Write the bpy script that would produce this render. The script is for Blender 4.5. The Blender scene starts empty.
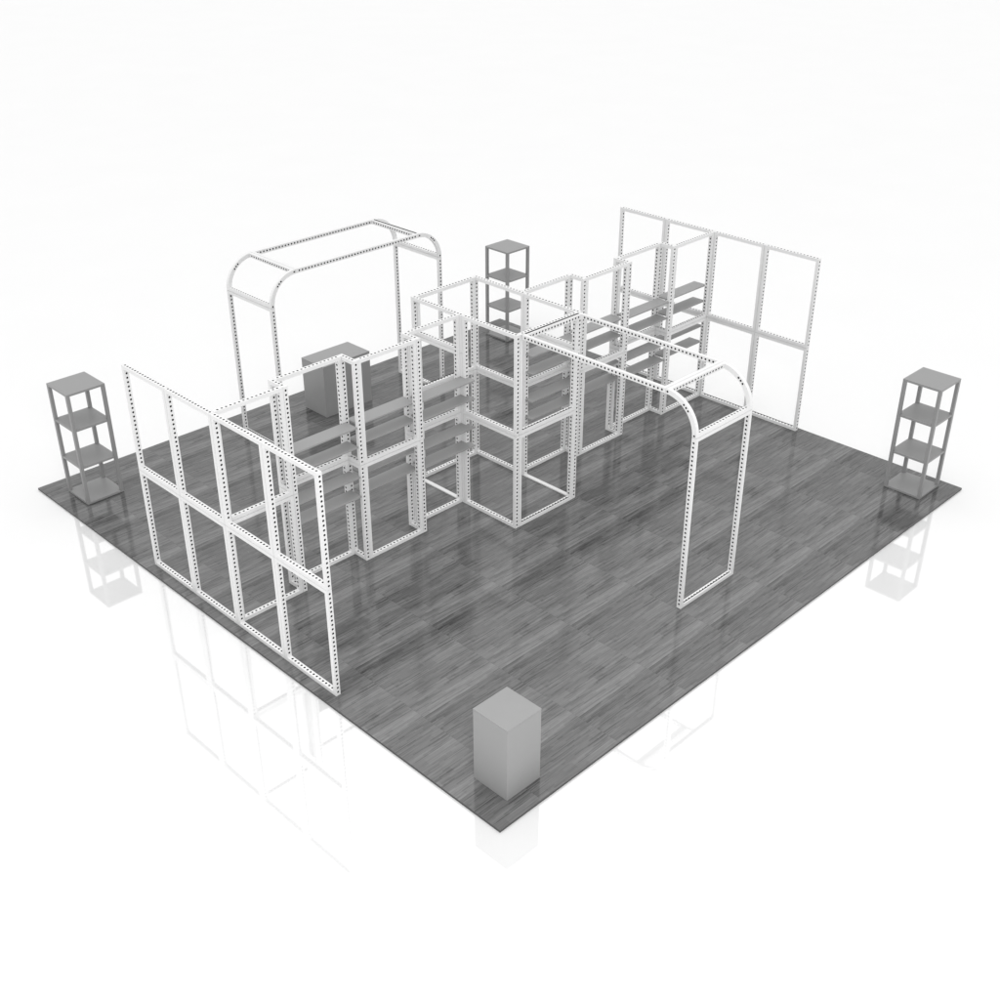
import bpy, math
from mathutils import Vector, Matrix
PI = math.pi
sc = bpy.context.scene
C = sc.collection

# ------------------------------------------------------------------ materials
class NT:
    """small helper round a material's node tree"""
    def __init__(s, name):
        s.m = bpy.data.materials.new(name); s.m.use_nodes = True
        s.t = s.m.node_tree; s.t.nodes.clear()
        s.out = s.t.nodes.new('ShaderNodeOutputMaterial')
    def n(s, typ, **kw):
        x = s.t.nodes.new(typ)
        for k, v in kw.items(): setattr(x, k, v)
        return x
    def put(s, sock, v):
        if v is None: return
        if isinstance(v, bpy.types.NodeSocket): s.t.links.new(v, sock)
        else: sock.default_value = v
    def math(s, op, a, b=None, c=None, clamp=False):
        x = s.n('ShaderNodeMath', operation=op); x.use_clamp = clamp
        s.put(x.inputs[0], a); s.put(x.inputs[1], b)
        if c is not None: s.put(x.inputs[2], c)
        return x.outputs[0]
    def xyz(s, a, b, c):
        x = s.n('ShaderNodeCombineXYZ')
        s.put(x.inputs[0], a); s.put(x.inputs[1], b); s.put(x.inputs[2], c)
        return x.outputs[0]
    def white(s, vec):
        x = s.n('ShaderNodeTexWhiteNoise', noise_dimensions='3D'); s.put(x.inputs['Vector'], vec)
        return x.outputs['Value']
    def noise(s, vec, scale, detail=3, rough=.5):
        x = s.n('ShaderNodeTexNoise'); s.put(x.inputs['Vector'], vec)
        x.inputs['Scale'].default_value = scale; x.inputs['Detail'].default_value = detail
        x.inputs['Roughness'].default_value = rough
        return x.outputs['Fac']
    def ramp(s, v, lo, hi, a, b):
        x = s.n('ShaderNodeMapRange'); s.put(x.inputs['Value'], v)
        for i, k in zip((1, 2, 3, 4), (lo, hi, a, b)): x.inputs[i].default_value = k
        return x.outputs[0]

def grey(nt, v):
    x = nt.n('ShaderNodeCombineColor'); 
    for i in range(3): nt.put(x.inputs[i], v)
    return x.outputs[0]

def paint(name, val, rough, var=.03, spec=.5, scale=3.0):
    k = NT(name)
    co = k.n('ShaderNodeTexCoord').outputs['Object']
    f = k.noise(co, scale, 4, .6)
    v = k.ramp(f, .3, .7, val*(1-var), val*(1+var))
    p = k.n('ShaderNodeBsdfPrincipled')
    k.put(p.inputs['Base Color'], grey(k, v)); 
    k.put(p.inputs['Roughness'], k.ramp(f, .3, .7, rough*.9, rough*1.1))
    p.inputs['Specular IOR Level'].default_value = spec
    k.t.links.new(p.outputs[0], k.out.inputs[0])
    return k.m

M_METAL = paint('powder_coated_white_aluminium', .74, .45, .02)
M_HOLE = paint('dark_cavity_shade', .02, .9, .02, .1)  # near-black colour stands in for the shade inside the bores
M_LINE = paint('black_line_strip', .03, .7, .05, .2)  # for thin added strips that imitate dark lines along rails and joints
M_SHELF = paint('grey_laminate_board', .30, .5, .03, .3)
M_TOWER = paint('grey_lacquered_steel', .265, .45, .03, .4)
M_PLINTH = paint('light_grey_laminate', .28, .4, .02, .4)

# glossy white studio ground: a white base under a clear, mirror-like coat
def make_ground_mat():
    k = NT('glossy_white_studio_floor')
    co = k.n('ShaderNodeTexCoord').outputs['Object']
    d = k.n('ShaderNodeBsdfDiffuse')
    k.put(d.inputs['Color'], grey(k, k.ramp(k.noise(co, .5, 3), .3, .7, GROUND_A-.005, GROUND_A+.005)))
    g = k.n('ShaderNodeBsdfGlossy'); g.inputs['Roughness'].default_value = .02
    g.inputs['Color'].default_value = (1, 1, 1, 1)
    mx = k.n('ShaderNodeMixShader'); mx.inputs[0].default_value = GROUND_K
    k.t.links.new(d.outputs[0], mx.inputs[1]); k.t.links.new(g.outputs[0], mx.inputs[2])
    k.t.links.new(mx.outputs[0], k.out.inputs[0])
    return k.m
GROUND_A, GROUND_K = .79, .28

# grey printed wood laminate, 1.25 m sheets, narrow staves running along x
def make_wood():
    k = NT('grey_wood_laminate')
    co = k.n('ShaderNodeTexCoord').outputs['Object']
    sp = k.n('ShaderNodeSeparateXYZ'); k.put(sp.inputs[0], co)
    X, Y = sp.outputs[0], sp.outputs[1]
    tu = k.math('DIVIDE', k.math('SUBTRACT', X, .62), 1.25)
    tv = k.math('DIVIDE', k.math('SUBTRACT', Y, .60), 1.25)
    iu, iv = k.math('FLOOR', tu), k.math('FLOOR', tv)
    u, v = k.math('FRACT', tu), k.math('FRACT', tv)
    sheet = k.white(k.xyz(iu, iv, 3.3))
    # the sheets repeat the same print, shifted a very little from sheet to sheet
    def staves(rows, seglen, seed):
        r = k.math('FLOOR', k.math('MULTIPLY', v, rows))
        off = k.math('MULTIPLY', k.white(k.xyz(r, seed, 1.7)), 1.0)
        s = k.math('ADD', k.math('DIVIDE', u, seglen), off)
        sid = k.math('FLOOR', s)
        return k.white(k.xyz(r, sid, seed+.5))
    a = staves(14, .52, 2.0)
    b = staves(36, .37, 5.0)
    c = staves(80, .23, 9.0)
    g1 = k.noise(k.xyz(k.math('MULTIPLY', u, 1.6), k.math('MULTIPLY', v, 110), k.math('MULTIPLY', sheet, .6)), 1.0, 4, .65)
    g2 = k.noise(k.xyz(k.math('MULTIPLY', u, 4), k.math('MULTIPLY', v, 190), 4.0), 1.0, 2, .6)
    cl = k.noise(k.xyz(k.math('MULTIPLY', X, .9), k.math('MULTIPLY', Y, 1.4), 8.0), 1.0, 2, .5)
    val = k.math('MULTIPLY', k.math('SUBTRACT', a, .5), .040)
    val = k.math('ADD', val, k.math('MULTIPLY', k.math('SUBTRACT', b, .5), .034))
    val = k.math('ADD', val, k.math('MULTIPLY', k.math('SUBTRACT', c, .5), .028))
    val = k.math('ADD', val, k.math('MULTIPLY', k.math('SUBTRACT', g1, .5), .12))
    val = k.math('ADD', val, k.math('MULTIPLY', k.math('SUBTRACT', g2, .5), .11))
    val = k.math('ADD', val, k.math('MULTIPLY', k.math('SUBTRACT', cl, .5), .018))
    # sparse dark grain streaks
    st = k.noise(k.xyz(k.math('MULTIPLY', u, 2.6), k.math('MULTIPLY', v, 130), 12.0), 1.0, 1, .5)
    val = k.math('SUBTRACT', val, k.ramp(st, .58, .70, 0, .050))
    # thin dark slivers between the staves
    sl = staves(92, .31, 17.0)
    val = k.math('SUBTRACT', val, k.ramp(sl, .86, .90, 0, .034))
    # print: darker staves on the far side of the sheet, pale ones on the near side
    val = k.math('ADD', val, k.ramp(v, .60, .98, 0, -.034))
    val = k.math('ADD', val, k.ramp(v, 0, .20, .036, 0))
    val = k.math('ADD', val, k.ramp(u, 0, 1, -.009, .009))
    val = k.math('ADD', val, WOOD)
    # hairline joints
    ju = k.math('MINIMUM', u, k.math('SUBTRACT', 1, u)); jv = k.math('MINIMUM', v, k.math('SUBTRACT', 1, v))
    val = k.math('MULTIPLY', val, k.ramp(ju, .0012, .003, .78, 1))
    val = k.math('MULTIPLY', val, k.ramp(jv, .0012, .004, .70, 1))
    val = k.math('MAXIMUM', val, .02)
    d = k.n('ShaderNodeBsdfDiffuse'); k.put(d.inputs['Color'], grey(k, val))
    g = k.n('ShaderNodeBsdfGlossy'); g.inputs['Roughness'].default_value = .10
    g.inputs['Color'].default_value = (1, 1, 1, 1)
    mx = k.n('ShaderNodeMixShader')
    mx.inputs[0].default_value = WOOD_K
    k.t.links.new(d.outputs[0], mx.inputs[1]); k.t.links.new(g.outputs[0], mx.inputs[2])
    k.t.links.new(mx.outputs[0], k.out.inputs[0])
    return k.m
WOOD, WOOD_K = .130, .085

# ------------------------------------------------------------------ mesh helpers
class MB:
    def __init__(s): s.v = []; s.f = []; s.mi = []
    def vert(s, p): s.v.append(tuple(p)); return len(s.v)-1
    def face(s, pts, mi=0):
        s.f.append([s.vert(p) for p in pts]); s.mi.append(mi)
    def quad(s, a, b, c, d, mi=0): s.face((a, b, c, d), mi)
    def box(s, x0, x1, y0, y1, z0, z1, mi=0):
        P = [Vector(p) for p in ((x0,y0,z0),(x1,y0,z0),(x1,y1,z0),(x0,y1,z0),(x0,y0,z1),(x1,y0,z1),(x1,y1,z1),(x0,y1,z1))]
        for q in ((3,2,1,0),(4,5,6,7),(0,1,5,4),(1,2,6,5),(2,3,7,6),(3,0,4,7)):
            s.face([P[i] for i in q], mi)
    def build(s, name, mats, parent=None, bevel=0):
        me = mesh_of(s, name, mats)
        o = bpy.data.objects.new(name, me); C.objects.link(o)
        if parent: o.parent = parent
        if bevel:
            b = o.modifiers.new('bevel', 'BEVEL'); b.width = bevel; b.segments = 2
        return o

def mesh_of(mb, name, mats):
    me = bpy.data.meshes.new(name); me.from_pydata(mb.v, [], mb.f)
    for m in mats: me.materials.append(m)
    me.polygons.foreach_set('material_index', mb.mi)
    import bmesh
    bm = bmesh.new(); bm.from_mesh(me)
    bmesh.ops.remove_doubles(bm, verts=bm.verts, dist=1e-5)
    bmesh.ops.recalc_face_normals(bm, faces=bm.faces)
    bm.to_mesh(me); bm.free(); me.update()
    return me

PITCH, HR, HD = .060, .0148, .016
def hole_cell(mb, a, b, c, d, nrm):
    """quad a-b-c-d with an octagonal bore in its middle; nrm points out"""
    cen = (a+b+c+d)/4; ex = (b-a).normalized(); ey = nrm.cross(ex).normalized()
    if ey.dot(d-a) < 0: ey = -ey
    ring = [cen + ex*HR*math.cos(t) + ey*HR*math.sin(t) for t in [PI/8+i*PI/4 for i in range(8)]]
    low = [p - nrm*HD for p in ring]
    # ring indices: 0,1 upper right; 2,3 upper left; 4,5 lower left; 6,7 lower right
    mb.face((b, c, ring[0], ring[7])); mb.face((c, ring[1], ring[0]))
    mb.face((c, d, ring[2], ring[1])); mb.face((d, ring[3], ring[2]))
    mb.face((d, a, ring[4], ring[3])); mb.face((a, ring[5], ring[4]))
    mb.face((a, b, ring[6], ring[5])); mb.face((b, ring[7], ring[6]))
    for i in range(8):
        j = (i+1) % 8
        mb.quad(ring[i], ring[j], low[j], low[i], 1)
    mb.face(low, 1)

def hole_strip(mb, a, b, side, nrm, holes=True):
    """strip from a to b, 'side' = vector across it"""
    L = (b-a).length; e = (b-a)/L; n = int((L-.02)//PITCH)
    if not holes or n < 1:
        mb.quad(a, b, b+side, a+side); return
    m = (L-n*PITCH)/2
    p = a+e*m
    mb.quad(a, p, p+side, a+side)
    for i in range(n):
        q = p+e*PITCH
        hole_cell(mb, p, q, q+side, p+side, nrm); p = q
    mb.quad(p, b, b+side, p+side)

FW, FT = .050, .065        # profile: face width, depth
GAP = .003
_ring_cache = {}
def ring_mesh(W, H, bottom_thin=False, holes_bottom=False):
    """upright frame panel: x 0..W, z 0..H, y 0..FT, drilled along all its edges"""
    key = (round(W, 4), round(H, 4), bottom_thin)
    if key in _ring_cache: return _ring_cache[key]
    mb = MB(); g = GAP
    x0, x1, z0, z1 = g, W-g, g, H-g
    w = FW; wb = .018 if bottom_thin else FW
    X0, X1, Z0, Z1 = x0+w, x1-w, z0+wb, z1-w
    V = Vector; D = V((0, FT, 0))
    for y in (0, FT):
        o = [V((x0,y,z0)), V((x1,y,z0)), V((x1,y,z1)), V((x0,y,z1))]
        i = [V((X0,y,Z0)), V((X1,y,Z0)), V((X1,y,Z1)), V((X0,y,Z1))]
        for k in range(4):
            l = (k+1) % 4
            mb.quad(o[k], o[l], i[l], i[k])
    O = [V((x0,0,z0)), V((x1,0,z0)), V((x1,0,z1)), V((x0,0,z1))]
    I = [V((X0,0,Z0)), V((X1,0,Z0)), V((X1,0,Z1)), V((X0,0,Z1))]
    on = [V((0,0,-1)), V((1,0,0)), V((0,0,1)), V((-1,0,0))]
    for k in range(4):
        l = (k+1) % 4
        hole_strip(mb, O[k], O[l], D, on[k], holes=(k != 0))
        hole_strip(mb, I[k], I[l], D, -on[k], holes=not (bottom_thin and k == 0))
    me = mesh_of(mb, 'frame_panel', [M_METAL, M_HOLE])
    _ring_cache[key] = me
    return me

def empty(name, loc, label=None, cat=None, group=None, rz=0):
    o = bpy.data.objects.new(name, None); C.objects.link(o); o.location = loc; o.rotation_euler.z = rz
    o.empty_display_size = .2
    if label: o['label'] = label; o['category'] = cat; o['kind'] = 'thing'
    if group: o['group'] = group
    return o

def place(me, name, parent, world, rz=0):
    """part with a shared mesh, given in world coordinates under an unrotated parent"""
    o = bpy.data.objects.new(name, me); C.objects.link(o); o.parent = parent
    o.location = Vector(world)-parent.location; o.rotation_euler.z = rz
    return o
def panel_x(parent, x0, x1, y, z0, z1, **k):      # panel lying along x, front face at y
    return place(ring_mesh(x1-x0, z1-z0, **k), 'frame_panel', parent, (x0, y, z0))
def panel_y(parent, y0, y1, x, z0, z1, **k):      # panel lying along y, front face at x (faces -x)
    return place(ring_mesh(y1-y0, z1-z0, **k), 'frame_panel', parent, (x, y1, z0), -PI/2)

H = 2.975; HM = H/2

# ------------------------------------------------------------------ ground and floor
def slab(name, x0, x1, y0, y1, z0, z1, mat, bevel=0):
    mb = MB(); mb.box(x0, x1, y0, y1, z0, z1); return mb.build(name, [mat], None, bevel)
g = MB(); g.quad(Vector((-300,-300,-.031)), Vector((300,-300,-.031)), Vector((300,300,-.031)), Vector((-300,300,-.031)))
go = g.build('ground', [make_ground_mat()]); go['kind'] = 'structure'
fm = MB(); fm.box(0, 10, 0, 10, -.030, 0); fm.mi = [0, 0, 1, 1, 1, 1]
fl = fm.build('floor', [make_wood(), paint('dark_floor_edge_trim', .05, .4, .05, .3)]); fl['kind'] = 'structure'

# ------------------------------------------------------------------ long grid walls
def grid_wall(x, y0, label):
    t = empty('grid_wall', (x, y0+2, 0), label, 'frame wall', 'eight-panel frame walls at the ends of the stand')
    for i in range(4):
        for z in (0, HM):
            panel_y(t, y0+i, y0+i+1, x, z, z+HM)
    return t
grid_wall(.14, 2.84, 'near white wall of eight open frame panels along the left edge of the wood floor')
gw = grid_wall(9.853, 2.87, 'far white wall of eight open frame panels along the right edge of the wood floor')

# ------------------------------------------------------------------ zigzag shelf walls
YF, YB = 4.85, 5.10
SHZ = (2.05, 1.77, 1.32, 1.03)
_shelf = {}
def shelf(parent, x0, x1, y0, y1, z):
    key = (round(x1-x0, 3), round(y1-y0, 3))
    if key not in _shelf:
        mb = MB(); mb.box(.004, x1-x0-.004, 0, y1-y0, -.022, 0)
        _shelf[key] = mesh_of(mb, 'shelf', [M_SHELF])
    o = place(_shelf[key], 'shelf', parent, (x0, y0, z))
    b = o.modifiers.new('bevel', 'BEVEL'); b.width = .002; b.segments = 1
    return o
def zigzag(label, bays, jogs):
    x0 = min(b[0] for b in bays)
    t = empty('shelf_wall', ((bays[0][0]+bays[-1][1])/2, 5, 0), label, 'shelf wall', 'zigzag frame walls with grey shelves')
    for a, b, y, sh in bays:
        for z in (0, HM): panel_x(t, a, b, y, z, z+HM)
        if sh:
            ya, yb = (YF+.012, YB-.002) if y == YB else (YF+FT+.002, YF+FT+.252)
            # boards beside the booth run on into its side frame
            aa = a-.062 if abs(a-5.595) < .01 else a; bb = b+.062 if abs(b-4.305) < .01 else b
            for z in SHZ: shelf(t, aa, bb, ya, yb, z)
    for x in jogs:
        for z in (0, HM): panel_y(t, YF-.004, YB+FT+.004, x, z, z+HM)
    return t
zigzag('zigzag shelf wall left of the central booth, its first bay without shelves',
       [(.205, 1.17, YF, False), (1.235, 2.25, YB, True), (2.315, 3.30, YF, True), (3.365, 4.305, YB, True)], [1.17, 2.25, 3.30])
zigzag('zigzag shelf wall right of the central booth, grey shelves in all four bays',
       [(5.595, 6.60, YB, True), (6.665, 7.66, YF, True), (7.725, 8.76, YB, True), (8.825, 9.853, YF, True)], [6.60, 7.66, 8.76])

# ------------------------------------------------------------------ central booth
bx = empty('booth_frame', (4.95, 5.05, 0), 'tall closed white frame booth standing in the middle of the wood floor', 'frame booth')
BX0, BX1, BY0, BYM, BY1 = 4.305, 5.53, 3.99, 5.05, 6.11
for z in (0, HM):
    panel_y(bx, BY0, BYM, BX0, z, z+HM)
    panel_y(bx, BYM, BY1, BX1, z, z+HM)
    panel_x(bx, BX0+FT, BX1, BY0, z, z+HM)
    panel_x(bx, BX0+FT, BX1, BY1-FT, z, z+HM)
DZ = 2.41
for (a, b, x) in ((BYM, BY1, BX0), (BY0, BYM, BX1)):
    panel_y(bx, a, b, x, DZ, H)
    d = place(ring_mesh(b-a, DZ, bottom_thin=True), 'door_frame', bx, (x, b, 0), -PI/2)
def strip(parent, x0, x1, y0, y1, z0, z1):
    mb = MB(); L = parent.location
    mb.box(x0-L.x, x1-L.x, y0-L.y, y1-L.y, z0-L.z, z1-L.z)
    return mb.build('dark_line', [M_LINE], parent)
strip(bx, BX0+FT+.06, BX1-.06, BY0+.014, BY0+.026, HM+FW+.0005, HM+FW+.006)
strip(bx, BX0+FT+.06, BX1-.06, BY0+.014, BY0+.026, FW+.0005, FW+.006)

strip(bx, BX0+FT+.06, BX1-.06, BY1-.020, BY1-.004, HM+FW+.0005, HM+FW+.006)
for i in range(4):
    strip(gw, 9.853+FT-.016, 9.853+FT-.002, 2.87+i+.06, 2.87+i+.94, FW+.0005, FW+.006)
# ------------------------------------------------------------------ arches
R = .5; ZA = H-R
def curve_mesh(W):
    """quarter-round frame: starts vertical at y=0,z=0 and ends level at y=R,z=R (outer line); x 0..W"""
    mb = MB(); V = Vector; N = 16; g = GAP; w = FW
    def P(x, r, a): return V((x, R - r*math.cos(a), r*math.sin(a)))
    a0, a1 = g/R, PI/2-g/R
    A = [a0+(a1-a0)*i/N for i in range(N+1)]
    ro, ri = R, R-FT
    for xa, xb, sg in ((g, g+w, -1), (W-g-w, W-g, 1)):
        for i in range(N):
            p, q = A[i], A[i+1]
            mb.quad(P(xa,ro,p), P(xb,ro,p), P(xb,ro,q), P(xa,ro,q))
            mb.quad(P(xa,ri,p), P(xb,ri,p), P(xb,ri,q), P(xa,ri,q))
            for x in (xa, xb):
                nx = V((-1 if x == xa else 1, 0, 0))
                if i in (0, 7, 8, 9, 15): hole_cell(mb, P(x,ri,p), P(x,ri,q), P(x,ro,q), P(x,ro,p), nx)
                else: mb.quad(P(x,ri,p), P(x,ri,q), P(x,ro,q), P(x,ro,p))
        for a in (a0, a1): mb.quad(P(xa,ri,a), P(xb,ri,a), P(xb,ro,a), P(xa,ro,a))
    # end rails between the curved sides
    xa, xb = g+w, W-g-w
    for aa, ab in ((a0, a0+w/R), (a1-w/R, a1)):
        mb.quad(P(xa,ro,aa), P(xb,ro,aa), P(xb,ro,ab), P(xa,ro,ab))
        mb.quad(P(xa,ri,aa), P(xb,ri,aa), P(xb,ri,ab), P(xa,ri,ab))
        for a, s in ((aa, -1), (ab, 1)):
            nrm = V((0, math.sin(a), math.cos(a)))*s
            hole_strip(mb, P(xa,ri,a), P(xb,ri,a), P(xa,ro,a)-P(xa,ri,a), nrm, holes=True)
    return mesh_of(mb, 'curved_frame', [M_METAL, M_HOLE])

def arch(name, origin, rz, W, span, both, label):
    """local axes: x across, y along the arch, starting with a leg at y=0"""
    t = empty(name, origin, label, 'frame arch', 'white curved frame arches', rz)
    def add(me, nm, loc, rot=(0, 0, 0)):
        o = bpy.data.objects.new(nm, me); C.objects.link(o); o.parent = t; o.location = loc; o.rotation_euler = rot; return o
    cm = curve_mesh(W)
    ends = [0] + ([span] if both else [])
    leg = ring_mesh(W, ZA)
    for y in ends:
        if y == 0:
            add(leg, 'leg_frame', (0, 0, 0)); add(cm, 'curved_frame', (0, 0, ZA))
        else:
            add(leg, 'leg_frame', (W, y, 0), (0, 0, PI)); add(cm, 'curved_frame', (W, y, ZA), (0, 0, PI))
    L = (span-2*R) if both else (span-R)
    # level top frame: the upright panel laid on its back
    add(ring_mesh(W, L), 'top_frame', (0, R, H), (-PI/2, 0, 0))
    return t
def arch_dark_line(t, W, y0, y1, z):
    mb = MB(); mb.box(FW+.01, W-FW-.01, y0, y1, z+.0005, z+.006); mb.build('dark_line', [M_LINE], t)
af = arch('frame_arch', (4.385, 1.08, 0), 0, 1.17, BY0-.014-1.08, False,
     'frame arch with one rounded shoulder, its top joined to the front of the booth')
arch_dark_line(af, 1.17, BY0-1.08-.034, BY0-1.08-.012, H-.001)
ab = arch('frame_arch', (3.34, 9.40, 0), -PI/2, 1.19, 3.48, True,
     'free-standing frame arch with two rounded shoulders, spanning over the wide grey plinth')
arch_dark_line(ab, 1.19, 2.98-.012, 2.98+.012, H-.001)
arch_dark_line(af, 1.17, .020, .032, FW)
arch_dark_line(ab, 1.19, .030, .046, FW)

# ------------------------------------------------------------------ shelf towers
def tower(x, y, label, first=None):
    grp = 'grey open shelf towers at the corners of the wood floor'
    t = empty('shelf_tower', (x, y, 0), label, 'shelf tower', grp)
    if first:
        for ch in first.children:
            c = ch.copy(); C.objects.link(c); c.parent = t
        return t
    S, T, P = .6, .034, .05
    for z in (1.8, 1.235, .63, .04):
        mb = MB()
        if z in (1.8, .04): mb.box(0, S, 0, S, z-T, z)
        else:
            e = .004
            # board notched round the four posts
            mb.box(P+.001, S-P-.001, e, S-e, z-T, z)
            mb.box(e, P+.001, P+.001, S-P-.001, z-T, z); mb.box(S-P-.001, S-e, P+.001, S-P-.001, z-T, z)
        mb.build('shelf_board', [M_TOWER], t, .002)
    for px in (0, S-P):
        for py in (0, S-P):
            mb = MB(); mb.box(px, px+P, py, py+P, .041, 1.8-T-.001)
            mb.build('post', [M_TOWER], t, .002)
    return t
t0 = tower(.28, 8.97, 'grey four-board shelf tower on the left corner of the wood floor')
tower(9.20, .28, 'grey four-board shelf tower on the right corner of the wood floor', t0)
tower(9.20, 9.00, 'grey four-board shelf tower on the rear corner of the floor, behind the booth', t0)

# ------------------------------------------------------------------ plinths
def plinth(x, y, sx, sy, h, label):
    t = empty('plinth', (x, y, 0), label, 'plinth', 'grey box plinths on the wood floor')
    mb = MB(); mb.box(0, sx, 0, sy, .001, h-.019); mb.build('body', [M_PLINTH], t, .003)
    mb = MB(); mb.box(-.001, sx+.001, -.001, sy+.001, h-.018, h); mb.build('top_panel', [M_PLINTH], t, .003)
plinth(.345, .24, .50, .50, .95, 'narrow light grey box plinth alone on the front corner of the wood floor')
plinth(4.64, 8.82, 1.0, .60, .93, 'wide grey box plinth standing under the free-standing arch')

# ------------------------------------------------------------------ light
w = bpy.data.worlds.new('World'); sc.world = w; w.use_nodes = True
w.node_tree.nodes['Background'].inputs[0].default_value = (1, 1, 1, 1)
# studio dome: even white, with a brighter cap added overhead for the top faces
wt = w.node_tree; tc = wt.nodes.new('ShaderNodeTexCoord'); sx = wt.nodes.new('ShaderNodeSeparateXYZ')
mr = wt.nodes.new('ShaderNodeMapRange'); mr.interpolation_type = 'SMOOTHSTEP'
wt.links.new(tc.outputs['Generated'], sx.inputs[0]); wt.links.new(sx.outputs[2], mr.inputs['Value'])
for i, k in zip((1, 2, 3, 4), (.80, .98, 1.0, 2.1)): mr.inputs[i].default_value = k
wt.links.new(mr.outputs[0], wt.nodes['Background'].inputs[1])
def area(name, loc, target, size, power):
    l = bpy.data.lights.new(name, 'AREA'); l.shape = 'DISK'; l.size = size; l.energy = power
    o = bpy.data.objects.new(name, l); C.objects.link(o); o.location = loc
    o.rotation_euler = (Vector(target)-Vector(loc)).to_track_quat('-Z', 'Y').to_euler()
    return o
area('studio_lamp', (-5.0, -6.5, 9.5), (4, 4, 1), 3.0, 620)

# ------------------------------------------------------------------ camera
cam = bpy.data.cameras.new('Camera'); co = bpy.data.objects.new('Camera', cam); C.objects.link(co)
co.location = (-6.1648, -6.1652, 8.9007)
yaw, pit = .7854, .5234
fw = Vector((math.cos(yaw)*math.cos(pit), math.sin(yaw)*math.cos(pit), -math.sin(pit)))
co.rotation_euler = fw.to_track_quat('-Z', 'Y').to_euler()
cam.sensor_width = 36; cam.lens = 36*1.18418; cam.clip_end = 2000
sc.camera = co
sc.view_settings.view_transform = 'Standard'; sc.view_settings.look = 'None'
sc.view_settings.exposure = 0; sc.view_settings.gamma = 1
sc.cycles.max_bounces = 8; sc.cycles.diffuse_bounces = 4; sc.cycles.glossy_bounces = 4
